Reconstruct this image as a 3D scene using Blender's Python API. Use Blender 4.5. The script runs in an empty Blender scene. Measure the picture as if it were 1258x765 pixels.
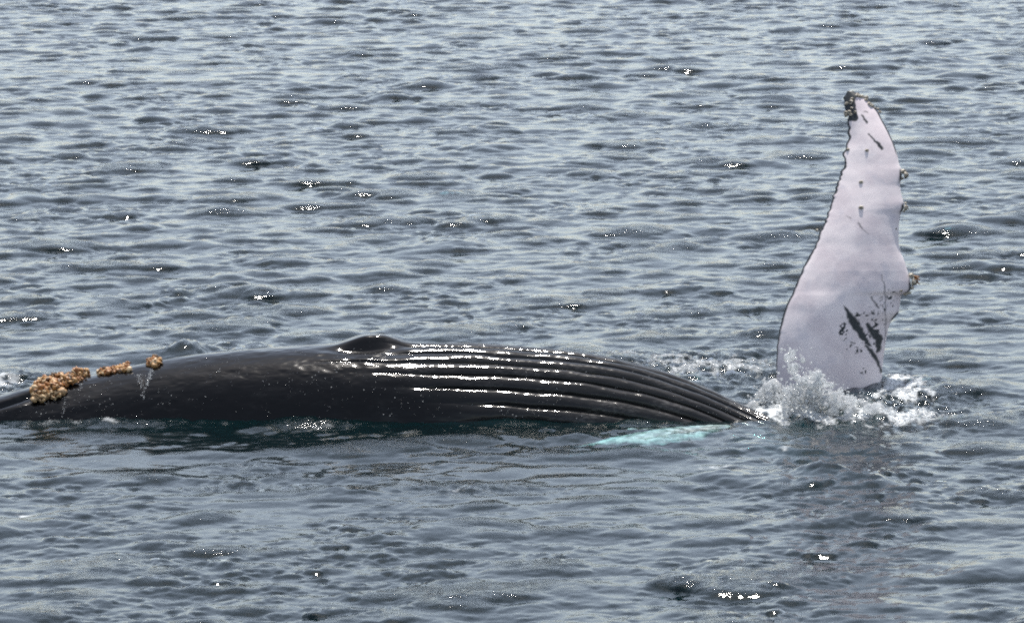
import bpy, math, random
import numpy as np
R = math.radians
scene = bpy.context.scene
random.seed(4)

# ------------------------------------------------------------------ camera
D, HC = 60.0, 9.0                       # slant distance to the whale's waterline, camera height
ALPHA = math.asin(HC / D)               # depression of the waterline in front of the whale
CY = -D * math.cos(ALPHA)
PXM = 0.01                              # metres per photo pixel at the whale
KPX = PXM / D
PITCH = ALPHA - math.atan((518 - 382.5) * KPX)
cam = bpy.data.objects.new('camera', bpy.data.cameras.new('camera'))
scene.collection.objects.link(cam)
cam.location = (0, CY, HC)
cam.rotation_euler = (math.pi / 2 - PITCH, 0, 0)
cam.data.sensor_width = 36
cam.data.lens = 36 / (1258 * KPX)
cam.data.clip_end = 20000
cam.data.dof.use_dof = True
cam.data.dof.focus_distance = 60.5
cam.data.dof.aperture_fstop = 14
scene.camera = cam

# ------------------------------------------------------------------ light
SUN_E, SUN_AZ = 70, 4.3                   # degrees; sun beyond the whale, a little to the right
world = bpy.data.worlds.new('World'); scene.world = world; world.use_nodes = True
wn = world.node_tree.nodes; wl = world.node_tree.links
bg = wn['Background']
sky = wn.new('ShaderNodeTexSky'); sky.sky_type = 'NISHITA'; sky.sun_disc = False
sky.sun_elevation = R(SUN_E); sky.sun_rotation = R(SUN_AZ)
sky.air_density = 1.0; sky.dust_density = 0.9; sky.ozone_density = 0.6
hs_ = wn.new('ShaderNodeHueSaturation'); hs_.inputs['Saturation'].default_value = 0.60
wl.new(sky.outputs[0], hs_.inputs['Color']); wl.new(hs_.outputs[0], bg.inputs[0]); bg.inputs[1].default_value = 0.14
sun = bpy.data.objects.new('sun', bpy.data.lights.new('sun', 'SUN'))
scene.collection.objects.link(sun)
sun.data.energy = 3.9; sun.data.angle = R(0.53); sun.data.color = (1.0, 0.95, 0.88)
sun.rotation_euler = (R(90 - SUN_E), 0, R(180 - SUN_AZ))
scene.view_settings.view_transform = 'Standard'; scene.view_settings.look = 'None'
scene.view_settings.exposure = 0.44; scene.view_settings.gamma = 1.0
scene.render.engine = 'CYCLES'
scene.cycles.max_bounces = 8; scene.cycles.transparent_max_bounces = 10
scene.cycles.use_denoising = False; scene.cycles.filter_width = 2.0; scene.cycles.sample_clamp_indirect = 1.5
scene.cycles.caustics_reflective = False; scene.cycles.caustics_refractive = False

# ------------------------------------------------------------------ helpers
def ray(px, py):
    fy, fz = math.cos(PITCH), -math.sin(PITCH)
    uy, uz = math.sin(PITCH), math.cos(PITCH)
    a = (np.asarray(px, float) - 629) * KPX; b = (382.5 - np.asarray(py, float)) * KPX
    return a, fy + uy * b, fz + uz * b
def at(px, py, Y):                      # photo point -> world point at depth y = Y
    a, b, c = ray(px, py); t = (Y - CY) / b
    return a * t, CY + b * t, HC + c * t
def ground(px, py, z=0.0):              # photo point -> world point on the plane z
    a, b, c = ray(px, py); t = (z - HC) / c
    return a * t, CY + b * t, z + 0 * t
def smooth(e0, e1, x):
    t = np.clip((np.asarray(x, float) - e0) / (e1 - e0), 0, 1); return t * t * (3 - 2 * t)
def gauss1(a, s):
    n = int(3 * s) + 1; k = np.exp(-0.5 * (np.arange(-n, n + 1) / s) ** 2); k /= k.sum()
    return np.convolve(np.pad(a, n, mode='edge'), k, mode='valid')
_rs = np.random.RandomState(7)
_lat = _rs.rand(256, 256)
def vnoise(x, y):                       # smooth 2-D value noise, 0..1
    x = np.asarray(x, float); y = np.asarray(y, float)
    xi = np.floor(x).astype(int); yi = np.floor(y).astype(int); fx = x - xi; fy = y - yi
    fx = fx * fx * (3 - 2 * fx); fy = fy * fy * (3 - 2 * fy)
    g = lambda i, j: _lat[(xi + i) & 255, (yi + j) & 255]
    return (g(0, 0) * (1 - fx) + g(1, 0) * fx) * (1 - fy) + (g(0, 1) * (1 - fx) + g(1, 1) * fx) * fy
def fbm(x, y, n=4):
    s = 0; a = 0.5
    for i in range(n):
        s = s + a * vnoise(x * 2 ** i + 17.3 * i, y * 2 ** i + 5.1 * i); a *= 0.5
    return s / (1 - 0.5 ** n)
def make_mesh(name, verts, quads, smooth_shade=True):
    verts = np.ascontiguousarray(verts, dtype=np.float32); quads = np.ascontiguousarray(quads, dtype=np.int32)
    k = quads.shape[1]; me = bpy.data.meshes.new(name)
    me.vertices.add(len(verts)); me.vertices.foreach_set('co', verts.ravel())
    me.loops.add(quads.size); me.loops.foreach_set('vertex_index', quads.ravel())
    me.polygons.add(len(quads))
    me.polygons.foreach_set('loop_start', np.arange(0, quads.size, k, dtype=np.int32))
    if smooth_shade: me.polygons.foreach_set('use_smooth', np.ones(len(quads), dtype=bool))
    me.update(calc_edges=True); me.validate()
    return me
def grid_quads(nr, nc, wrap=False):
    i = np.arange(nr - 1)[:, None]; j = np.arange(nc if wrap else nc - 1)[None, :]
    j2 = (j + 1) % nc
    return np.stack([i * nc + j, i * nc + j2, (i + 1) * nc + j2, (i + 1) * nc + j], -1).reshape(-1, 4)
def attr(me, name, val):
    a = me.attributes.new(name, 'FLOAT', 'POINT'); a.data.foreach_set('value', np.ascontiguousarray(val, np.float32).ravel())
def col_attr(me, name, val):
    a = me.attributes.new(name, 'FLOAT_COLOR', 'POINT')
    v = np.ones((len(val), 4), np.float32); v[:, :3] = val; a.data.foreach_set('color', v.ravel())
def link(name, me, mat, parent=None):
    o = bpy.data.objects.new(name, me); scene.collection.objects.link(o)
    if mat and not me.materials: me.materials.append(mat)
    if parent: o.parent = parent
    return o
class NT:                               # small node-tree builder
    def __init__(s, name):
        s.mat = bpy.data.materials.new(name); s.mat.use_nodes = True
        s.t = s.mat.node_tree; s.t.nodes.clear(); s.out = s.n('ShaderNodeOutputMaterial')
    def n(s, typ, ins=None, **kw):
        nd = s.t.nodes.new(typ)
        for k, v in kw.items(): setattr(nd, k, v)
        for k, v in (ins or {}).items():
            if isinstance(v, bpy.types.NodeSocket): s.t.links.new(v, nd.inputs[k])
            else: nd.inputs[k].default_value = v
        return nd
    def math(s, op, a, b=0.0, c=None):
        d = {0: a, 1: b}
        if c is not None: d[2] = c
        return s.n('ShaderNodeMath', d, operation=op).outputs[0]
    def ramp(s, fac, e0, e1):
        return s.n('ShaderNodeMapRange', {0: fac, 1: e0, 2: e1, 3: 0.0, 4: 1.0}, interpolation_type='SMOOTHSTEP').outputs[0]
    def mixc(s, f, a, b):
        m = s.n('ShaderNodeMix', data_type='RGBA')
        for i, v in ((0, f), (6, a), (7, b)):
            if isinstance(v, bpy.types.NodeSocket): s.t.links.new(v, m.inputs[i])
            else: m.inputs[i].default_value = v
        return m.outputs[2]
    def mixs(s, f, a, b):
        return s.n('ShaderNodeMixShader', {0: f, 1: a, 2: b}).outputs[0]
    def attr(s, name): return s.n('ShaderNodeAttribute', attribute_name=name)
    def noise(s, vec, scale, detail=2.0, rough=0.5):
        return s.n('ShaderNodeTexNoise', {'Vector': vec, 'Scale': scale, 'Detail': detail, 'Roughness': rough}).outputs[0]
    def done(s, surf, vol=None):
        s.t.links.new(surf, s.out.inputs[0])
        if vol: s.t.links.new(vol, s.out.inputs[1])
        return s.mat
def C(r, g, b): return (r, g, b, 1.0)

# ------------------------------------------------------------------ waves
def wave_tile(L, N, lmin, lmax, wind, spread, rms_slope, seed, p=4.0):
    rs = np.random.RandomState(seed)
    k1 = 2 * np.pi * np.fft.fftfreq(N, L / N)
    kx, ky = np.meshgrid(k1, k1, indexing='ij'); k = np.hypot(kx, ky); k[0, 0] = 1
    c = (kx * math.cos(wind) + ky * math.sin(wind)) / k
    S = k ** -p * (np.abs(c) ** spread + 0.06) * smooth(2 * np.pi / lmax * 0.7, 2 * np.pi / lmax * 1.3, k) * (1 - smooth(2 * np.pi / lmin * 0.7, 2 * np.pi / lmin, k))
    S[0, 0] = 0
    h = (rs.randn(N, N) + 1j * rs.randn(N, N)) * np.sqrt(S)
    f = lambda q: np.real(np.fft.ifft2(q))
    H = f(h); sl = np.sqrt(np.mean(f(1j * kx * h) ** 2 + f(1j * ky * h) ** 2)); a = rms_slope / sl
    DX = f(-1j * kx / k * h); DY = f(-1j * ky / k * h)
    return L, N, H * a, DX * a, DY * a
def sample(tile, x, y, rot=0.0):
    L, N, H, DX, DY = tile; c, s = math.cos(rot), math.sin(rot)
    u = (c * x + s * y) / L * N; v = (-s * x + c * y) / L * N
    iu = np.floor(u).astype(int); iv = np.floor(v).astype(int); fu = u - iu; fv = v - iv
    i0, i1, j0, j1 = iu % N, (iu + 1) % N, iv % N, (iv + 1) % N
    b = lambda A: (A[i0, j0] * (1 - fu) + A[i1, j0] * fu) * (1 - fv) + (A[i0, j1] * (1 - fu) + A[i1, j1] * fu) * fv
    dx, dy = b(DX), b(DY)
    return b(H), c * dx - s * dy, s * dx + c * dy
WD = R(-72)
T_BIG = wave_tile(47.0, 1024, 0.40, 3.0, WD, 1.0, 0.160, 11, 3.6)
T_SMALL = wave_tile(19.0, 1024, 0.07, 0.80, WD - R(20), 1.0, 0.230, 23, 3.2)

SIG_BIG = T_BIG[2].std(); SIG_SMALL = T_SMALL[2].std()
# local calm / churn / foam-and-painted-glint maps, as ground ellipses located in the photo
def ell(X, Y, px, py, rx, ry, rot=0.0):
    gx, gy, _ = ground(px, py)
    dx, dy = X - gx, Y - gy; c, s = math.cos(rot), math.sin(rot)
    return np.exp(-(((c * dx + s * dy) / rx) ** 2 + ((-s * dx + c * dy) / ry) ** 2))
def maps(X, Y):
    calm = np.maximum.reduce([0.85 * ell(X, Y, 690, 580, 2.0, 2.0), ell(X, Y, 560, 600, 1.4, 1.0), ell(X, Y, 120, 565, 2.0, 1.4), 0.9 * ell(X, Y, 320, 620, 1.5, 1.0), 0.5 * ell(X, Y, 250, 535, 2.4, 0.8)])
    near = np.maximum.reduce([1.5 * ell(X, Y, 930, 517, 0.5, 0.7), ell(X, Y, 200, 515, 3.5, 1.5), ell(X, Y, 650, 515, 4.0, 1.5), 0.6 * ell(X, Y, 820, 535, 1.3, 0.9)])
    churn = np.maximum.reduce([ell(X, Y, 850, 455, 1.5, 1.7), ell(X, Y, 1010, 500, 0.9, 1.8), ell(X, Y, 1110, 500, 0.9, 2.2), 0.8 * ell(X, Y, 5, 470, 0.5, 1.5),
                               ell(X, Y, 130, 519, 1.5, 0.4), ell(X, Y, 390, 523, 0.7, 0.35, 0.2), 0.7 * ell(X, Y, 230, 428, 0.5, 0.8), 0.5 * ell(X, Y, 280, 598, 0.5, 0.4), 0.5 * ell(X, Y, 580, 600, 0.9, 0.5), 0.4 * ell(X, Y, 310, 573, 0.3, 0.4)])
    n1 = fbm(X * 1.3 + 3, Y * 0.9 + 9, 4); n2 = fbm(X * 6 + 31, Y * 3.5 + 4, 4)
    rid = 1 - np.abs(2 * fbm(X * 3.5 + 50, Y * 2.0 + 50, 4) - 1) * 3.2
    f = np.maximum.reduce([0.65 * ell(X, Y, 860, 452, 1.2, 1.2), 1.4 * ell(X, Y, 990, 505, 0.75, 1.0), 0.9 * ell(X, Y, 1105, 482, 0.5, 0.9), 0.9 * ell(X, Y, 1090, 512, 0.9, 0.8),
                           0.6 * ell(X, Y, 5, 470, 0.35, 1.0), 0.45 * ell(X, Y, 130, 519, 1.3, 0.2), 0.4 * ell(X, Y, 400, 524, 0.5, 0.18, 0.2),
                           0.55 * ell(X, Y, 310, 572, 0.3, 0.2), 0.5 * ell(X, Y, 20, 634, 0.6, 0.3), 0.55 * ell(X, Y, 800, 440, 0.8, 0.6), 0.45 * ell(X, Y, 960, 552, 0.3, 0.25), 0.42 * ell(X, Y, 850, 531, 0.7, 0.3), 0.30 * ell(X, Y, 570, 603, 0.9, 0.25), 0.36 * ell(X, Y, 900, 575, 1.2, 0.3)])  # foam white also paints the sun-glint streak on the foreground slick
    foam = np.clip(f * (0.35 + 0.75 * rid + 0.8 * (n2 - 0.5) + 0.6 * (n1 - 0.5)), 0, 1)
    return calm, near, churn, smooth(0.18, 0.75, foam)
def surface(X, Y, fade):
    calm, near, churn, foam = maps(X, Y)
    hb, bx, by = sample(T_BIG, X, Y, 0.0); hs, sx, sy = sample(T_SMALL, X, Y, 0.35)
    def peaked(h, dx, dy, sig, t, w, g, mix):         # flat troughs, sparse raised crests
        q = (h / sig - t) / w; m_ = 1 / (1 + np.exp(-q)); sp_ = np.logaddexp(0, q) * w * sig
        return h * mix + sp_ * g, dx * (mix + m_ * g), dy * (mix + m_ * g)
    crest_h = hb
    hb, bx, by = peaked(hb, bx, by, SIG_BIG, 0.4, 0.25, 0.62, 0.42)
    hs, sx, sy = peaked(hs, sx, sy, SIG_SMALL, 0.55, 0.16, 0.50, 0.36)
    patch = (0.75 + 1.0 * smooth(0.40, 0.72, fbm(X * 0.75, Y * 0.40, 4)))
    patch = patch + 0.9 * ell(X, Y, 1010, 560, 1.6, 2.2) + 0.6 * ell(X, Y, 680, 530, 3.2, 0.7)
    kb = (0.55 + 0.95 * fbm(X * 0.17 + 9, Y * 0.11 + 3, 3)) * fade * (1 - 0.55 * calm) * (1 - 0.55 * near)
    ks = fade * (1 - 0.72 * calm) * patch * (1 + 0.35 * churn)
    Z = hb * kb + hs * ks
    pk = 0.45 + 1.1 * fbm(X * 7, Y * 5, 3)
    Z = Z + 0.17 * pk * ell(X, Y, 232, 436, 0.30, 0.55) + 0.10 * ell(X, Y, 170, 440, 0.6, 0.5)          # wave heaped up behind the whale
    Z = Z + 0.12 * (0.6 + 0.4 * pk) * ell(X, Y, 1005, 583, 0.24, 0.30) + 0.06 * ell(X, Y, 1045, 588, 0.5, 0.5)         # small peaked wave
    Z = Z + 0.06 * ell(X, Y, 720, 535, 1.8, 0.5) + 0.06 * ell(X, Y, 1010, 500, 0.6, 0.7)
    hush = 1 - 0.75 * np.maximum(ell(X, Y, 130, 519, 1.7, 0.5), ell(X, Y, 390, 523, 0.9, 0.45, 0.2))
    rough = hush * churn * (fbm(X * 9, Y * 7, 3) - 0.5) * 0.16 + churn * (np.abs(fbm(X * 4 + 8, Y * 3, 2) - 0.5)) * 0.10
    Z = Z + rough * fade
    CH = 1.5
    crest = smooth(0.3, 1.7, crest_h / SIG_BIG) * fade * (1 - calm)
    churn = np.maximum(churn, 0.95 * crest * smooth(0.35, 0.55, fbm(X * 0.8 + 70, Y * 0.5, 3)))
    return X + CH * (bx * kb + sx * ks), Y + CH * (by * kb + sy * ks), Z, foam, churn

NEAR_D, FAR_D = 42.0, 160.0
nr = 1380
rows = NEAR_D * (FAR_D / NEAR_D) ** (np.arange(nr) / (nr - 1))
rows = np.concatenate([-np.array([3000, 1000, 300, 80.]), np.array([0, 12, 22, 30, 36, 39.5]), rows, FAR_D * 1.05 ** np.arange(1, 105)])
nc = 660
core = np.linspace(-0.5, 0.5, nc) * 12.58 / 60 * 1.3
step = core[1] - core[0]
out = core[-1] + np.cumsum(step * 1.13 ** np.arange(1, 62))
cols = np.concatenate([-out[::-1], core, out])
DD, UU = np.meshgrid(rows, cols, indexing='ij')
X0 = UU * (np.abs(DD) + 6); Y0 = DD + CY
fade = (1 - smooth(250, 900, np.abs(DD))) * smooth(15, 38, np.abs(DD) + 60 * (DD < 0)) * (1 - smooth(0.35, 1.6, np.abs(UU)))
WX, WY, WZ, FOAM_GLINT, CHURN = surface(X0, Y0, fade)
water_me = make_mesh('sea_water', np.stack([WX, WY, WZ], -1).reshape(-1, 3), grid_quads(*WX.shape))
attr(water_me, 'foam', FOAM_GLINT); attr(water_me, 'churn', CHURN)  # foam whiteness, with the painted glint streak included

m = NT('sea_water')
geo = m.n('ShaderNodeNewGeometry').outputs['Position']
vec = m.n('ShaderNodeMapping', {'Vector': geo, 'Scale': (0.7, 1.0, 1.0)}).outputs[0]
rip = m.math('ADD', m.math('MULTIPLY', m.noise(vec, 9.0, 3.0, 0.55), 0.7), m.math('MULTIPLY', m.noise(vec, 38.0, 2.0, 0.5), 0.40))
fo = m.attr('foam').outputs['Fac']; ch = m.attr('churn').outputs['Fac']
rip = m.math('ADD', rip, m.math('MULTIPLY', m.math('MULTIPLY', m.noise(vec, 7.0, 5.0, 0.68), ch), 9.0))
bump = m.n('ShaderNodeBump', {'Strength': 1.0, 'Distance': 0.003, 'Height': rip}).outputs[0]
fr = m.n('ShaderNodeFresnel', {'IOR': 1.333, 'Normal': bump}).outputs[0]
gl = m.n('ShaderNodeBsdfGlossy', {'Color': C(1, 1, 1), 'Roughness': 0.10, 'Normal': bump}, distribution='BECKMANN').outputs[0]
up = m.n('ShaderNodeBsdfDiffuse', {'Color': C(0.005, 0.034, 0.040), 'Normal': bump}).outputs[0]
tr = m.n('ShaderNodeBsdfTransparent', {'Color': C(1, 1, 1)}).outputs[0]
body = m.mixs(0.78, up, tr)
wsurf = m.mixs(fr, body, gl)
fd = m.n('ShaderNodeBsdfDiffuse', {'Color': C(0.80, 0.83, 0.84), 'Normal': bump}).outputs[0]
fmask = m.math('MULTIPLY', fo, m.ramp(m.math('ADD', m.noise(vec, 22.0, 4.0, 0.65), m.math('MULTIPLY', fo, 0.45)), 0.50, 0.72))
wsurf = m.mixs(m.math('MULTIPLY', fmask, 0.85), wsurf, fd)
vol = m.n('ShaderNodeVolumeAbsorption', {'Color': C(0.12, 0.85, 0.865), 'Density': 1.3}).outputs[0]
M_WATER = m.done(wsurf, vol)
water = link('sea_water', water_me, M_WATER); water['kind'] = 'structure'
m = NT('seabed')
M_BED = m.done(m.n('ShaderNodeBsdfDiffuse', {'Color': m.mixc(m.noise(m.n('ShaderNodeNewGeometry').outputs['Position'], 0.3), C(.004, .014, .02), C(.008, .02, .026))}).outputs[0])
q = 9000
bed = link('seabed', make_mesh('seabed', [(-q, -q, -9), (q, -q, -9), (q, q, -9), (-q, q, -9)], [(0, 1, 2, 3)]), M_BED); bed['kind'] = 'structure'

# ------------------------------------------------------------------ whale body
whale = bpy.data.objects.new('humpback_whale', None); scene.collection.objects.link(whale)
whale['label'] = 'dark grooved humpback whale lying at the sea surface with one tall white flipper raised'
whale['category'] = 'whale'

ST = [  # photo x, photo y of the top outline, photo y of the near waterline, girth radius
    (-260, 640, 516, .40), (-160, 556, 516, .58), (-90, 515, 516, .66), (-40, 494, 516, .72), (0, 484, 516, .78), (35, 473, 516.5, .84), (70, 466, 517, .89), (110, 460, 517, .94),
    (145, 452, 517, .98), (180, 444, 517, 1.02), (215, 438, 517.5, 1.05), (250, 433, 518, 1.07), (330, 426, 518.5, 1.11), (400, 422, 519, 1.13), (480, 421, 519, 1.14), (560, 421.5, 518.5, 1.14),
    (620, 424, 518, 1.13), (700, 431, 518, 1.10), (760, 441, 518, 1.06), (820, 457, 518.5, 1.01), (870, 476, 518, .95), (920, 499, 517, .88), (955, 516, 516, .81), (1000, 550, 515, .72), (1090, 700, 520, .6), (1200, 800, 520, .5), (1330, 900, 520, .3)]
st = np.array(ST, float)
px = np.arange(-260, 1331, 2.0)
def ip(c, s=8): return gauss1(np.interp(px, st[:, 0], st[:, c]), s)
top, wl_, rad = ip(1, 6), ip(2, 30), ip(3, 16)
yw = ground(px, wl_)[1]
hh = (wl_ - top) * PXM * 1.012
ca, sa = math.cos(ALPHA), math.sin(ALPHA)
zc = np.zeros_like(px); y0 = np.zeros_like(px)
for i in range(len(px)):
    lo, hi = -3.0, 1.0
    for _ in range(50):
        z = 0.5 * (lo + hi)
        v = z * ca + rad[i] + sa * math.sqrt(max(rad[i] ** 2 - z * z, 0))
        if v < hh[i]: lo = z
        else: hi = z
    zc[i] = z; y0[i] = yw[i] + math.sqrt(max(rad[i] ** 2 - z * z, 0))
zc = gauss1(zc, 5); y0 = gauss1(y0, 16)
endr = np.clip(np.minimum(px + 260, 1330 - px) / 60.0, 0, 1); endr = np.sqrt(1 - (1 - endr) ** 2) * 0.98 + 0.02
th = np.concatenate([np.linspace(-50, 130, 520), np.linspace(133, 307, 60)])    # degrees: 0 faces the camera, 90 is up
PX, TH = np.meshgrid(px, th, indexing='ij')
PHI = TH - math.degrees(ALPHA)
G0, GP = 20.4, 10.8
gph = (PHI - G0 + 3.2 * (fbm(PX / 70, PHI / 20, 2) - 0.5)) / GP
kidx = np.round(gph); t = np.abs(gph - kidx)                                     # 0 on a groove, .5 on a ridge
starts = {-3: 760, -2: 700, -1: 640, 0: 590, 1: 500, 2: 462, 3: 388, 4: 480, 5: 500, 6: 500}
S0 = np.full(PX.shape, 520.0)
for kk, s in starts.items(): S0[kidx == kk] = s
env_g = smooth(0, 110, PX - S0 + 20)                                             # each groove deepens from its own start
env_r = smooth(440, 640, PX + (PHI - 40) * 1.5) * (1 - smooth(88, 105, PHI) * 0.4)
dep = env_g * (-0.030 * np.exp(-(t / 0.085) ** 2)) + env_r * 0.042 * (np.sin(np.pi * np.clip(t, 0, .5)) ** 0.75 - 0.7)
dep *= (1 - smooth(1000, 1150, PX))
def blob(cx, cp, sx, sp): return np.exp(-((PX - cx) / sx) ** 2 - ((PHI - cp) / sp) ** 2)
lobe = np.exp(-np.abs((PX - 455) / 34) ** 2.6) * smooth(70, 79, PHI) * (1 - smooth(96, 125, PHI))
dep += 0.12 * lobe - 0.05 * blob(440, 69, 36, 5) - 0.02 * blob(470, 60, 60, 3)
# folds at the far left end, and soft uneven flesh
fold = (1 - smooth(20, 52, PX)) * smooth(-200, -120, PX)
dep += fold * (-0.085 * np.exp(-((PHI - 57 - (PX - 20) * 0.12) / 4.5) ** 2) + 0.03 * np.exp(-((PHI - 44) / 9) ** 2))
dep += 0.02 * (fbm(PX / 70, PHI / 16, 3) - 0.5) * smooth(0, 60, PX) + 0.012 * (fbm(PX / 18, PHI / 6, 3) - 0.5)
dep += 0.0032 * env_r * (fbm(PX / 5.5, kidx * 7.7 + PHI / 9, 3) - 0.5)
dep += -0.02 * blob(180, 72, 5, 20)                                               # a shallow crease under the small barnacle clump
zz = zc[:, None] + rad[:, None] * np.sin(np.radians(TH))
dep *= smooth(-0.16, -0.04, zz) * 0.9 + 0.1                                      # pleats flatten out well below the water
RR = (rad * endr)[:, None] + dep
BXs = ((px - 629) * PXM)[:, None] * (1 + (y0[:, None] - 0.6 * RR) / 60)
BY = y0[:, None] - RR * np.cos(np.radians(TH)); BZ = zc[:, None] + RR * np.sin(np.radians(TH))
BX = np.broadcast_to(BXs, BY.shape)
nrb, ncb = BY.shape
body_me = make_mesh('body', np.stack([BX, BY, BZ], -1).reshape(-1, 3), grid_quads(nrb, ncb, True)[:, ::-1])
attr(body_me, 'groove', (env_g * np.exp(-(t / 0.12) ** 2)).ravel())
attr(body_me, 'ridged', env_r.ravel())

m = NT('wet_black_skin')
geo = m.n('ShaderNodeNewGeometry').outputs['Position']
vs = m.n('ShaderNodeMapping', {'Vector': geo, 'Scale': (0.35, 1.0, 1.0)}).outputs[0]
n1 = m.noise(vs, 5.0, 5.0, 0.62); n2 = m.noise(vs, 40.0, 3.0, 0.6); n3 = m.noise(geo, 130.0, 2.0, 0.5)
scuff = m.math('MULTIPLY', m.ramp(n1, 0.48, 0.72), m.ramp(n2, 0.35, 0.7))
skin = m.mixc(scuff, m.mixc(m.attr('ridged').outputs['Fac'], C(.003, .003, .0033), C(.020, .020, .0205)), m.mixc(m.attr('ridged').outputs['Fac'], C(.012, .0125, .013), C(.085, .082, .080)))
vor = m.n('ShaderNodeTexVoronoi', {'Vector': geo, 'Scale': 26.0}, feature='F1').outputs['Distance']
drop = m.math('MULTIPLY', m.ramp(vor, 0.16, 0.05), m.ramp(m.noise(geo, 6.0, 2.0), 0.50, 0.62))
bh = m.math('ADD', m.math('MULTIPLY', n2, 0.22), m.math('ADD', m.math('MULTIPLY', n3, 0.05), m.math('MULTIPLY', drop, 0.9)))
bmp = m.n('ShaderNodeBump', {'Strength': 0.8, 'Distance': 0.006, 'Height': bh}).outputs[0]
sd_ = m.n('ShaderNodeBsdfDiffuse', {'Color': skin, 'Normal': bmp}).outputs[0]
sg = m.n('ShaderNodeBsdfGlossy', {'Color': C(1, 1, 1), 'Roughness': m.math('ADD', m.math('MULTIPLY', n1, 0.08), 0.055), 'Normal': bmp}, distribution='BECKMANN').outputs[0]
sg2 = m.n('ShaderNodeBsdfGlossy', {'Color': C(1, 1, 1), 'Roughness': 0.22, 'Normal': bmp}, distribution='BECKMANN').outputs[0]
sg = m.mixs(0.13, sg, sg2)
pr = m.mixs(m.n('ShaderNodeFresnel', {'IOR': 1.34, 'Normal': bmp}).outputs[0], sd_, sg)
M_SKIN = m.done(pr)
body = link('body', body_me, M_SKIN, whale)
body['label'] = 'long black body with pale-edged throat grooves running to the right'

# ------------------------------------------------------------------ raised flipper
FL = [  # photo y, left edge x, right edge x
    (112, 1041, 1047), (114, 1039.5, 1052), (118, 1038, 1060), (124, 1037.5, 1067), (130, 1038, 1072), (138, 1039.5, 1079), (148, 1041.5, 1084), (156, 1042.5, 1088.5), (165, 1042.5, 1093), (176, 1041, 1098),
    (185, 1037.5, 1101), (193, 1037, 1103), (202, 1036.5, 1104.5), (208, 1034, 1107.5), (215, 1031, 1108), (222, 1030, 1107), (228, 1028.5, 1105.5), (240, 1024, 1107.5), (250, 1021, 1110.5), (257, 1018.5, 1110), (262, 1016.5, 1106.5),
    (275, 1011.5, 1104.5), (290, 1005, 1104), (300, 1002.5, 1104), (310, 997, 1106.5), (322, 990, 1112), (335, 984, 1115.5), (345, 979.5, 1118.5), (354, 976, 1119.5), (359, 974, 1117), (362, 972.5, 1107), (374, 966, 1105.5), (384, 963, 1104.5), (390, 961, 1099), (396, 959.5, 1093.5),
    (405, 957.5, 1091), (421, 955, 1088), (441, 953.8, 1085), (460, 953.3, 1083.5), (480, 953, 1082), (500, 954, 1081), (560, 960, 1075), (620, 985, 1060)]
fl = np.array(FL, float)
fpy = np.concatenate([np.arange(112, 500, 1.0), np.arange(500, 621, 6.0)])
fl_l = np.interp(fpy, fl[:, 0], fl[:, 1]); fl_r = np.interp(fpy, fl[:, 0], fl[:, 2])
fl_l = gauss1(fl_l, 2.0); fl_r = gauss1(fl_r, 1.6)
rsx = np.random.RandomState(3)
scal = gauss1(rsx.rand(len(fpy)) - 0.5, 1.6)
rag = scal * 5.5 * (1 - smooth(260, 330, fpy)) + scal * 1.5                       # ragged thin rear edge
YB = ground(1030, 478)[1]                                                          # depth of the flipper's foot
hgt = np.clip((478 - fpy) * PXM, -1.5, 4)
lean = 0.14 * hgt + 0.085 * np.clip(hgt, 0, 9) ** 2                         # leans away from the camera, more towards the tip
nu = 170
uu = np.linspace(0, 1, nu)
U, PY = np.meshgrid(uu, fpy); LL = fl_l[:, None] + 0 * U; RRt = fl_r[:, None] + 0 * U
FX = LL + (RRt - LL) * U + rag[:, None] * (1 - smooth(0.0, 0.07, U))
chord = (RRt - LL) * PXM
tk = 0.13 * np.minimum(chord, 1.3)                                                # half thickness
prof = np.sqrt(np.clip(U, 0, 1)) * 0 + np.clip(U, 0, 1) ** 0.75 * np.sqrt(np.clip(1 - U, 0, 1)) * 1.75
camber = 0.10 * chord * (U - 0.5) ** 2 * 4 - 0.12 * chord * (1 - U) * smooth(200, 520, PY)
relief = 0.05 * (fbm(FX / 55 + 3, PY / 70 + 8, 2) - 0.5) + 0.011 * (fbm(FX / 26, PY / 34, 3) - 0.5) + 0.0015 * (fbm(FX / 8, PY / 8, 3) - 0.5)
rim = smooth(0, 0.06, U) * smooth(0, 0.06, 1 - U)
yF = YB + lean[:, None] + camber - tk * prof + relief * rim
yK = YB + lean[:, None] + camber + tk * prof + 0.004
fx, fy, fz = at(FX, PY, yF); bx, by, bz = at(FX, PY, yK)
# keep the two sides meeting at the rims by sharing x and z of the front
V = np.concatenate([np.stack([fx, fy, fz], -1).reshape(-1, 3), np.stack([fx, yK, fz], -1).reshape(-1, 3)])
nrf = len(fpy); off = nrf * nu
q1 = grid_quads(nrf, nu); q2 = grid_quads(nrf, nu)[:, ::-1] + off
i = np.arange(nrf - 1)
rimL = np.stack([i * nu, (i + 1) * nu, (i + 1) * nu + off, i * nu + off], -1)
rimR = np.stack([i * nu + nu - 1, i * nu + nu - 1 + off, (i + 1) * nu + nu - 1 + off, (i + 1) * nu + nu - 1], -1)
j = np.arange(nu - 1)
capT = np.stack([j, j + off, j + 1 + off, j + 1], -1); lastr = (nrf - 1) * nu
capB = np.stack([lastr + j, lastr + j + 1, lastr + j + 1 + off, lastr + j + off], -1)
flip_me = make_mesh('flipper', V, np.concatenate([q1, q2, rimL, rimR, capT, capB])[:, ::-1])
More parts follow.
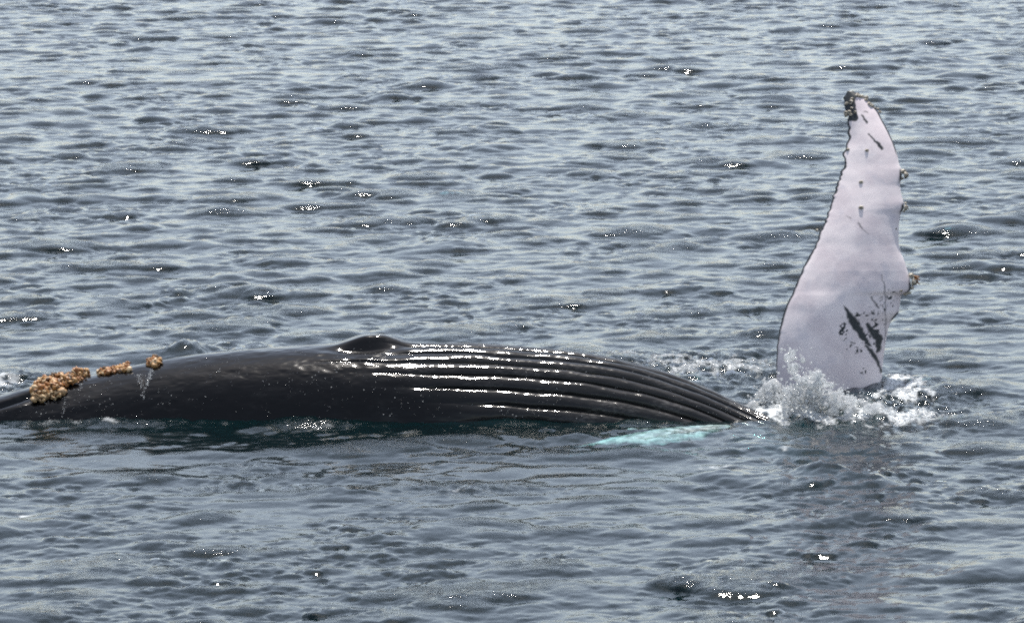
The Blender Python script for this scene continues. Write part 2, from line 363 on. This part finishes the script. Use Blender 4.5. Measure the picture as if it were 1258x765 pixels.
# dark pigment on the pale face
def seg(x, y, x0, y0_, x1, y1, w0, w1):
    dx, dy = x1 - x0, y1 - y0_; tt = np.clip(((x - x0) * dx + (y - y0_) * dy) / (dx * dx + dy * dy), 0, 1)
    d = np.hypot(x - x0 - tt * dx, y - y0_ - tt * dy); w = w0 + (w1 - w0) * tt
    return 1 - smooth(-1.2, 1.2, d - w)
jx = FX + 3.0 * (fbm(FX / 4, PY / 4, 2) - 0.5); jy = PY + 3.0 * (fbm(FX / 4 + 40, PY / 4, 2) - 0.5)
dark = np.zeros(FX.shape)
for a in [(1067, 165, 1075, 173, .8, 1.6), (1075, 173, 1084, 183, 1.6, 1.6), (1058.5, 142, 1065, 150, 1.0, 1.4), (1061, 137, 1066, 138.5, .4, .4),
          (1037, 376, 1047, 392, .8, 5.2), (1047, 392, 1060, 413, 5.2, 4.4), (1060, 413, 1068, 424, 3.8, 1.6),
          (1065, 398, 1073, 409, 2, 4.8), (1073, 409, 1080, 416, 4.8, 4.4), (1080, 416, 1079, 431, 4.2, 2.6),
          (1064, 425, 1075, 437, 1.8, 3.0), (1075, 437, 1083, 457, 2.6, 1.4), (1069.5, 364, 1079, 377.5, .7, 1.0),
          (1083, 338, 1087, 352, .3, .5), (1087, 352, 1088.5, 388, .6, .4), (1054, 274, 1059, 280, .5, .7), (1040, 265, 1045, 269, .2, .5), (1059, 280, 1067, 288, .4, .2), (1088.5, 388, 1087, 420, .4, .4)]:
    dark = np.maximum(dark, seg(jx, jy, *a))
spk = fbm(FX / 2.6 + 9, PY / 2.6, 2)
def reg(cx, cy, sx, sy): return np.exp(-((FX - cx) / sx) ** 2 - ((PY - cy) / sy) ** 2)
for cx, cy, sx, sy, k in [(1092, 368, 10, 14, .20), (1062, 386, 13, 10, .22), (1085, 385, 8, 14, .16), (1036, 404, 6, 14, .33), (1045, 426, 8, 6, .33), (1055, 432, 6, 4, .3), (1070, 418, 10, 16, .20), (1061, 455, 5, 6, .2), (1075, 398, 10, 12, .2)]:
    dark = np.maximum(dark, smooth(0.72, 0.80, spk + k * reg(cx, cy, sx, sy) * 1.0 - 0.02) * smooth(0.15, 0.5, reg(cx, cy, sx, sy)))
edge_px = (FX - LL - rag[:, None]) + 2.5 * (fbm(FX * 0 + 3.3, PY / 5, 2) - 0.5) * (1 - smooth(300, 380, PY))
dark = np.maximum(dark, 1 - smooth(1.6, 3.4, edge_px + 1.5 * smooth(380, 460, PY)))
tipd = smooth(0.30, 0.55, (1 - smooth(9, 17, FX - LL)) * (1 - smooth(143, 153, PY)) * (0.55 + 0.9 * fbm(FX / 5, PY / 5, 2)))
dark = np.maximum(dark, tipd)
dark = np.maximum(dark, (1 - smooth(113, 117, PY + 0.15 * (FX - 1050))))
dark = np.maximum(dark, (1 - smooth(1.0, 2.4, RRt - FX)) * smooth(112, 118, PY) * (1 - smooth(182, 196, PY)))
for yy, hw in [(216, 8), (256, 6), (354, 7), (388, 5)]:
    dark = np.maximum(dark, (1 - smooth(1.5, 4.0, RRt - FX)) * np.exp(-((PY - yy) / hw) ** 4))
shade = np.concatenate([dark.ravel(), np.ones(dark.size) * 0.97])
attr(flip_me, 'dark', shade)
m = NT('flipper_skin')
geo = m.n('ShaderNodeNewGeometry').outputs['Position']
nA = m.noise(geo, 2.2, 4.0, 0.6); nB = m.noise(geo, 30.0, 3.0, 0.6); nC = m.noise(geo, 7.0, 3.0, 0.55)
pale = m.mixc(m.ramp(nA, 0.38, 0.64), C(.71, .63, .65), C(.85, .77, .775))
pale = m.mixc(m.math('MULTIPLY', m.ramp(nC, 0.52, 0.72), 0.35), pale, C(.58, .56, .62))
dk = m.mixc(nB, C(.012, .014, .018), C(.05, .06, .065))
fcol = m.mixc(m.attr('dark').outputs['Fac'], pale, dk)
bmp = m.n('ShaderNodeBump', {'Strength': 0.22, 'Distance': 0.005, 'Height': m.math('ADD', nB, m.math('MULTIPLY', nC, 1.2))}).outputs[0]
M_FLIP = m.done(m.n('ShaderNodeBsdfPrincipled', {'Base Color': fcol, 'Roughness': 0.38, 'IOR': 1.36, 'Normal': bmp}).outputs[0])
flipper = link('flipper', flip_me, M_FLIP, whale)
flipper['label'] = 'tall white flipper raised upright with black scars and knobbed right edge'
def flip_pt(px_, py_, front=True):
    r_ = int(np.argmin(np.abs(fpy - py_))); l_, rr_ = fl_l[r_], fl_r[r_]
    c_ = int(np.clip(round((px_ - l_) / (rr_ - l_) * (nu - 1)), 0, nu - 1))
    ix = r_ * nu + c_
    dx_ = (px_ - FX[r_, c_]) * PXM
    return V[ix] + np.array([dx_, 0, 0])

# submerged pale flipper under the near side
n_s, n_t = 60, 24
sx_ = np.array([700, 722, 745, 790, 830, 860, 890, 915]); su = np.array([555, 549, 541, 531, 525.5, 523, 523, 523]); sl_ = np.array([557, 554, 551, 547, 543, 539, 533, 527])
sp = np.linspace(700, 915, n_s); upy = gauss1(np.interp(sp, sx_, su), 2); lpy = gauss1(np.interp(sp, sx_, sl_), 2)
upy = upy + 2.5 * (fbm(sp / 9, sp * 0, 3) - 0.5); lpy = lpy + 6 * (fbm(sp / 8, sp * 0 + 7, 3) - 0.5)
TT, SS = np.meshgrid(np.linspace(0, 1, n_t), np.arange(n_s))
SPX = sp[SS]; SPY = upy[SS] + (lpy[SS] - upy[SS]) * TT
lens = np.sqrt(np.clip(1 - (2 * TT - 1) ** 2, 0, 1)) * 0.05
zt = -0.15 + 0.085 * smooth(700, 800, SPX) - 0.03 * (2 * TT - 1) ** 2 - 0.05 * smooth(880, 915, SPX)
gx, gy, _ = ground(SPX, SPY, zt)
Vt = np.stack([gx, gy, zt + lens], -1).reshape(-1, 3); Vb = np.stack([gx, gy, zt - lens - .004], -1).reshape(-1, 3)
qq = grid_quads(n_s, n_t)
sub_me = make_mesh('flipper', np.concatenate([Vt, Vb]), np.concatenate([qq, qq[:, ::-1] + len(Vt)]))
m = NT('pale_submerged_skin')
geo = m.n('ShaderNodeNewGeometry').outputs['Position']
M_SUB = m.done(m.n('ShaderNodeBsdfDiffuse', {'Color': m.mixc(m.ramp(m.noise(m.n('ShaderNodeMapping', {'Vector': geo, 'Scale': (1.0, 0.45, 1.0)}).outputs[0], 9.0, 4.0, 0.7), 0.42, 0.60), C(.40, .42, .43), C(.90, .91, .91))}).outputs[0])
sub = link('flipper', sub_me, M_SUB, whale)
sub['label'] = 'second pale flipper showing turquoise just under the water in front of the grooves'

# ------------------------------------------------------------------ barnacles
def shell_mesh(seed):
    rs = np.random.RandomState(seed); n = 10; vs, fs = [], []
    prof_ = [(1.0, 0.0), (0.92, 0.35), (0.62, 0.95), (0.42, 1.0), (0.30, 0.6)]
    for r_, z_ in prof_:
        for k in range(n):
            a = 2 * math.pi * k / n; w = 1 + (0.13 if k % 2 else -0.08) * (r_ > 0.35) + 0.1 * (rs.rand() - .5)
            vs.append((math.cos(a) * r_ * w, math.sin(a) * r_ * w, z_ * (1 + 0.15 * (rs.rand() - .5))))
    for q_ in range(len(prof_) - 1):
        for k in range(n): fs.append((q_ * n + k, q_ * n + (k + 1) % n, (q_ + 1) * n + (k + 1) % n, (q_ + 1) * n + k))
    vs.append((0, 0, 0.55)); b = (len(prof_) - 1) * n
    for k in range(0, n, 2): fs.append((b + k, b + k + 1, b + (k + 2) % n, len(vs) - 1))
    return make_mesh('barnacle', vs, fs, False)
m = NT('barnacle_shell')
geo = m.n('ShaderNodeNewGeometry').outputs['Position']
bc = m.mixc(m.ramp(m.noise(geo, 45.0, 3.0, 0.6), 0.35, 0.65), C(.10, .085, .06), C(.62, .56, .46))
M_SHELL = m.done(m.n('ShaderNodeBsdfPrincipled', {'Base Color': bc, 'Roughness': 0.55}).outputs[0])
shells = [shell_mesh(s) for s in range(4)]
from mathutils import Vector
def barnacle(p, size, d=(0, -1, 0.1), lab=None):
    o = link('barnacle', random.choice(shells), M_SHELL, flipper)
    o.location = Vector(p); o.rotation_mode = 'QUATERNION'; o.rotation_quaternion = Vector(d).to_track_quat('Z', 'Y')
    s = size * random.uniform(0.9, 1.1); o.scale = (s, s * random.uniform(0.75, 1.0), s * random.uniform(0.7, 1.0))
    return o
for x_, y_, s_ in [(1042, 184, .026), (1065, 185.5, .028), (1058, 224, .030), (1058, 255, .032), (1101, 281, .012)]:
    barnacle(flip_pt(x_, y_) + np.array([0, .004, 0]), s_)
for x_, y_, s_, dd in [(1109, 211, .046, (.8, -.5, .35)), (1112, 215, .054, (.9, -.3, 0)), (1108, 219, .028, (.6, -.6, -.5)), (1112, 250, .026, (.9, -.3, .4)), (1112, 255, .044, (.9, -.4, .0)), (1110, 259, .024, (.7, -.4, -.6)),
                       (1119, 339, .050, (.8, -.5, .5)), (1121, 346, .060, (.95, -.3, 0)), (1120, 353, .034, (.9, -.3, -.2)), (1112, 360, .036, (.2, -.5, -.9)), (1117, 359, .030, (.5, -.5, -.8)), (1004, 283, .022, (-.9, -.4, .2)), (1107, 357, .02, (.0, -.9, -.4))]:
    barnacle(flip_pt(x_, y_), s_, dd)
rb = random.Random(12)
for k in range(26):                     # crust along the tip's two edges
    if k < 14:
        f_ = k / 13; x_ = 1053 + 27 * f_; y_ = 117 + 4 * f_ + 17 * f_ ** 2 ; dd = (.5, -.6, .7)
        x_ += rb.uniform(-2, 1.5); y_ += rb.uniform(-1.5, 2)
    else:
        x_ = rb.uniform(1039, 1051); y_ = rb.uniform(121, 146); dd = (-.4, -.9, .2)
    barnacle(flip_pt(x_, y_), rb.uniform(.018, .034), dd)
# small brown fronds growing from the big edge barnacle
fr_v, fr_f = [], []
base = flip_pt(1123, 343)
for k in range(9):
    p = Vector(base) + Vector((0, rb.uniform(-.03, .03), rb.uniform(-.05, .05))); dirv = Vector((rb.uniform(.5, 1), rb.uniform(-.5, .2), rb.uniform(-.7, .5))).normalized()
    ln = rb.uniform(.04, .085); w = .008; b0 = len(fr_v)
    for s_ in range(4):
        c_ = p + dirv * ln * s_ / 3 + Vector((0, 0, -.03 * (s_ / 3) ** 2)); ww = w * (1.2 if s_ == 2 else 1.0)
        for ax in ((0, 1, 0), (0, 0, 1), (0, -1, 0), (0, 0, -1)): fr_v.append(tuple(c_ + Vector(ax) * ww))
    for s_ in range(3):
        for q_ in range(4): fr_f.append((b0 + s_ * 4 + q_, b0 + s_ * 4 + (q_ + 1) % 4, b0 + s_ * 4 + 4 + (q_ + 1) % 4, b0 + s_ * 4 + 4 + q_))
    fr_f.append((b0 + 12, b0 + 13, b0 + 14, b0 + 15))
m = NT('goose_barnacle_brown')
M_FROND = m.done(m.n('ShaderNodeBsdfPrincipled', {'Base Color': C(.30, .14, .05), 'Roughness': 0.45}).outputs[0])
link('goose_barnacle', make_mesh('goose_barnacle', fr_v, fr_f), M_FROND, flipper)

# clumps of stalked barnacles on the left end of the body
m = NT('barnacle_clump')
geo = m.n('ShaderNodeNewGeometry').outputs['Position']
cc = m.attr('tone')
tone = m.mixc(m.ramp(m.noise(geo, 60.0, 3.0, 0.6), 0.35, 0.7), cc.outputs['Color'], m.mixc(0.3, cc.outputs['Color'], C(.50, .34, .18)))
bmp = m.n('ShaderNodeBump', {'Strength': 0.7, 'Distance': 0.006, 'Height': m.noise(geo, 90.0, 3.0)}).outputs[0]
M_CLUMP = m.done(m.n('ShaderNodeBsdfPrincipled', {'Base Color': tone, 'Roughness': 0.42, 'Normal': bmp}).outputs[0])
ico_v = np.array([(0, -.5257, .8507), (.8507, 0, .5257), (.8507, 0, -.5257), (-.8507, 0, -.5257), (-.8507, 0, .5257), (-.5257, .8507, 0), (.5257, .8507, 0), (.5257, -.8507, 0), (-.5257, -.8507, 0), (0, -.5257, -.8507), (0, .5257, -.8507), (0, .5257, .8507)])
ico_f = []
for a_ in range(12):
    for b_ in range(a_ + 1, 12):
        for c_ in range(b_ + 1, 12):
            pa, pb, pc = ico_v[a_], ico_v[b_], ico_v[c_]
            if max(np.linalg.norm(pa - pb), np.linalg.norm(pb - pc), np.linalg.norm(pa - pc)) < 1.2:
                nn = np.cross(pb - pa, pc - pa); ico_f.append((a_, b_, c_) if nn.dot(pa) > 0 else (a_, c_, b_))
ico_f = np.array(ico_f)
def subdiv(v, f):
    v = [tuple(x) for x in v]; cache = {}; nf = []
    def mid(a, b):
        k = (min(a, b), max(a, b))
        if k not in cache:
            p = (np.array(v[a]) + np.array(v[b])); p /= np.linalg.norm(p); cache[k] = len(v); v.append(tuple(p))
        return cache[k]
    for a, b, c in f:
        ab, bc_, ca_ = mid(a, b), mid(b, c), mid(c, a); nf += [(a, ab, ca_), (b, bc_, ab), (c, ca_, bc_), (ab, bc_, ca_)]
    return np.array(v), np.array(nf)
ico2_v, ico2_f = subdiv(ico_v, ico_f)
def blobs(pts, sizes, rs, fine=False, stretch=0.35, squash=1.0, lump=0.0):
    bv, bf = (ico2_v, ico2_f) if fine else (ico_v, ico_f)
    n = len(pts)
    Q = rs.randn(n, 4); Q /= np.linalg.norm(Q, axis=1)[:, None]; w, x, y, z = Q.T
    M = np.stack([1 - 2 * (y * y + z * z), 2 * (x * y - z * w), 2 * (x * z + y * w), 2 * (x * y + z * w), 1 - 2 * (x * x + z * z), 2 * (y * z - x * w), 2 * (x * z - y * w), 2 * (y * z + x * w), 1 - 2 * (x * x + y * y)], -1).reshape(n, 3, 3)
    sc = sizes[:, None] * (1 + stretch * (rs.rand(n, 3) * 2 - 1))
    P = bv[None] * sc[:, None, :] * (1 + lump * (rs.rand(n, len(bv), 1) - .5))
    P = np.einsum('nij,nkj->nki', M, P); P[:, :, 2] *= squash
    P += np.asarray(pts)[:, None, :]
    F = (bf[None] + (np.arange(n) * len(bv))[:, None, None]).reshape(-1, 3)
    return P.reshape(-1, 3), F, len(bv)
def body_pt(px_, py_):                   # point of the body surface seen at a photo position
    i_ = int(np.clip(round((px_ + 260) / 2), 0, nrb - 1))
    v_ = BZ[i_, :520] * ca + BY[i_, :520] * sa
    tgt = (518 - py_) * PXM * 1.012
    phi = PHI[i_, :520]; ok = (phi < 90)
    j_ = int(np.argmin(np.where(ok, np.abs(v_ - tgt), 9)))
    return np.array([BX[i_, j_], BY[i_, j_], BZ[i_, j_]]), np.array([0, -math.cos(R(TH[i_, j_])), math.sin(R(TH[i_, j_]))])
def clump(lab, spots, n, size, thick, seed):
    rs = np.random.RandomState(seed); pts, szs, cols_ = [], [], []
    for k in range(n):
        cx, cy, rx, ry = spots[rs.randint(len(spots))]
        while True:
            a, b = rs.uniform(-1, 1, 2)
            if a * a + b * b < 1: break
        p, nn = body_pt(cx + a * rx, cy + b * ry)
        up_ = rs.rand() ** 0.7 * thick * math.sqrt(max(0, 1 - (a * a + b * b) * .8))
        pts.append(p + nn * up_); szs.append(size * (0.35 + 1.0 * rs.rand() ** 1.6))
        q_ = rs.rand(); g = np.array([.30, .115, .026]) if q_ < .45 else np.array([.44, .23, .075]) if q_ < .78 else np.array([.58, .42, .24]) if q_ < .90 else np.array([.06, .028, .014])
        if cy + b * ry > 486 + rs.randn() * 3: g = g * .55 + np.array([.55, .44, .27]) * .45
        cols_.append(g * rs.uniform(.8, 1.15))
    P, F, nb = blobs(np.array(pts), np.array(szs), rs, True, .75, 1.0, .7)
    me = make_mesh('barnacle_cluster', P, F); col_attr(me, 'tone', np.repeat(np.array(cols_), nb, 0))
    o = link('barnacle_cluster', me, M_CLUMP, whale); o['label'] = lab; o['kind'] = 'stuff'
    return o
clump('large orange-brown barnacle cluster nearest the left end', [(52, 478, 16, 14), (58, 466, 17, 8), (48, 486, 11, 9), (66, 482, 11, 9)], 420, .026, .10, 1)
clump('second tan barnacle cluster joined to the largest one', [(88, 464, 14, 9), (93, 459, 11, 5), (80, 470, 7, 6)], 240, .025, .10, 2)
clump('flat elongated pale tan barnacle cluster along the ridge', [(124, 457, 10, 4), (137, 455, 12, 4), (148, 453, 9, 4)], 210, .022, .055, 3)
clump('small round brown barnacle cluster farthest to the right', [(186, 446, 10, 5)], 110, .022, .07, 5)

# ------------------------------------------------------------------ splash and foam
m = NT('white_water')
geo = m.n('ShaderNodeNewGeometry').outputs['Position']
bmp = m.n('ShaderNodeBump', {'Strength': 0.35, 'Distance': 0.008, 'Height': m.noise(geo, 60.0, 3.0, 0.6)}).outputs[0]
df = m.n('ShaderNodeBsdfDiffuse', {'Color': C(.90, .91, .92), 'Normal': bmp}).outputs[0]
tl = m.n('ShaderNodeBsdfTranslucent', {'Color': C(.88, .90, .91), 'Normal': bmp}).outputs[0]
tp = m.n('ShaderNodeBsdfTransparent', {'Color': C(.95, .98, .98)}).outputs[0]
gs = m.n('ShaderNodeBsdfGlossy', {'Color': C(1, 1, 1), 'Roughness': 0.1, 'Normal': bmp}).outputs[0]
white = m.mixs(0.70, df, tl)
thin = m.math('MULTIPLY', m.ramp(m.noise(geo, 16.0, 3.0, 0.6), 0.46, 0.70), 0.10)
white = m.mixs(thin, white, tp)
M_WHITE = m.done(m.mixs(m.math('MULTIPLY', m.n('ShaderNodeFresnel', {'IOR': 1.33, 'Normal': bmp}).outputs[0], 0.5), white, gs))

rs = np.random.RandomState(31)
def splash_pts(n, size_lo, size_hi):
    pts, sz = [], []
    tops = [(918, 506), (930, 485), (945, 468), (958, 458), (966, 444), (971, 427), (976, 440), (985, 436), (996, 452), (1008, 462), (1020, 472), (1035, 484), (1060, 494), (1090, 500)]
    tx, ty = np.array(tops, float).T
    while len(pts) < n:
        x_ = rs.uniform(916, 1080)
        w = np.interp(x_, [916, 940, 1000, 1030, 1080], [.7, 1, .9, .5, .2])
        if rs.rand() > w: continue
        tp_ = np.interp(x_, tx, ty); f_ = rs.rand() ** 0.75
        y_ = tp_ + (520 - tp_) * f_
        Y_ = rs.uniform(1.1, 1.8) if x_ < 962 else rs.uniform(0.15, 1.6)
        base_y = 522 - (Y_) * 15.0                     # the water plane at that depth
        if y_ > base_y + 4: continue
        if fbm(np.array([x_ / 13.0]), np.array([y_ / 10.0]), 3)[0] < 0.40 + 0.16 * (1 - f_): continue
        pts.append(at(x_, y_, Y_)); sz.append(size_lo * (size_hi / size_lo) ** (rs.rand() ** 2.2))
    return np.array(pts), np.array(sz)
P1, S1 = splash_pts(3600, .010, .055)
V1, F1, _ = blobs(P1, S1, rs, False, .8)
core_me = make_mesh('splash', V1, F1)
splash = link('splash', core_me, M_WHITE); splash['kind'] = 'stuff'; splash['category'] = 'splash'
splash['label'] = 'white burst of spray thrown up at the foot of the raised flipper'
rm = splash.modifiers.new('merge', 'REMESH'); rm.mode = 'VOXEL'; rm.voxel_size = 0.011; rm.use_smooth_shade = True
tex = bpy.data.textures.new('spray_relief', 'CLOUDS'); tex.noise_scale = 0.045; tex.noise_depth = 3
dm = splash.modifiers.new('relief', 'DISPLACE'); dm.texture = tex; dm.texture_coords = 'GLOBAL'; dm.strength = 0.035; dm.mid_level = 0.55
P2, S2 = splash_pts(2600, .004, .020)
P2 = P2 + np.array([0, -.10, 0]) + np.stack([rs.randn(len(P2)) * .06, rs.randn(len(P2)) * .1, np.abs(rs.randn(len(P2))) * .07], -1)
V2, F2, _ = blobs(P2, S2, rs, False, .4)
sd = link('spray_droplets', make_mesh('spray_droplets', V2, F2), M_WHITE); sd['kind'] = 'stuff'; sd['category'] = 'spray'
sd['label'] = 'fine droplets flying around the white splash beside the flipper'

wv = np.stack([WX, WY, WZ], -1).reshape(-1, 3); area = np.abs(DD.ravel()) ** 2 / 3600.0
inner = ((DD > 50) & (DD < 70) & (np.abs(UU) < 0.13)).ravel()
def foam_obj(name, lab, px0, px1, py0, py1, n, s0, s1):
    a, b, c = wv[:, 0], wv[:, 1] - CY, wv[:, 2] - HC
    dpt = b * math.cos(PITCH) - c * math.sin(PITCH)
    sxp = 629 + a / dpt / KPX; syp = 382.5 - (b * math.sin(PITCH) + c * math.cos(PITCH)) / dpt / KPX
    w = np.where(inner & (sxp > px0) & (sxp < px1) & (syp > py0) & (syp < py1), FOAM_GLINT.ravel() ** 1.3 * area, 0)
    ids = rs.choice(len(w), n, p=w / w.sum())
    pts = wv[ids] + rs.randn(n, 3) * np.array([.02, .03, .004])
    sz = s0 * (s1 / s0) ** (rs.rand(n) ** 2.5)
    V_, F_, _ = blobs(pts, sz, rs, False, .4, .6)
    o = link(name, make_mesh(name, V_, F_), M_WHITE); o['kind'] = 'stuff'; o['category'] = 'foam'; o['label'] = lab
foam_obj('sea_foam', 'lacy white foam drifting on the water between the whale and its flipper', 700, 953, 420, 500, 5000, .004, .022)
foam_obj('sea_foam', 'broken white water trailing to the right of the raised flipper', 953, 1190, 455, 535, 6500, .004, .026)
foam_obj('sea_foam', 'bright bubbles washing along the waterline under the barnacles', -20, 480, 505, 540, 1200, .002, .006)

# run-off on the skin, and water beads coloured white to stand in for glints
pts, szs = [], []
for k in range(900):
    x_ = rs.uniform(20, 720) if k < 700 else rs.uniform(640, 930)
    t0_, b0_ = np.interp(x_, px, top), np.interp(x_, px, wl_)
    y_ = t0_ + (b0_ - t0_) * rs.uniform(.06, .95)
    if fbm(np.array([x_ / 40]), np.array([y_ / 18]), 3)[0] < 0.47: continue
    p, nn = body_pt(x_, y_); pts.append(p + nn * .001); szs.append(.0022 + .0055 * rs.rand() ** 3)
for (xa, ya, xb, yb, n) in [(186, 453, 180, 474, 150), (168, 460, 175, 475, 90), (177, 474, 177, 490, 40), (98, 470, 97, 480, 40), (80, 488, 80, 508, 30)]:
    for k in range(n):
        f_ = rs.rand(); p, nn = body_pt(xa + (xb - xa) * f_ + rs.randn() * 1.3, ya + (yb - ya) * f_); pts.append(p + nn * .001 + rs.randn(3) * .003); szs.append(.002 + .006 * rs.rand() ** 2)
V_, F_, _ = blobs(np.array(pts), np.array(szs), rs, False, .3)
wb = link('water_beads', make_mesh('water_beads', V_, F_), M_WHITE, whale); wb['kind'] = 'stuff'
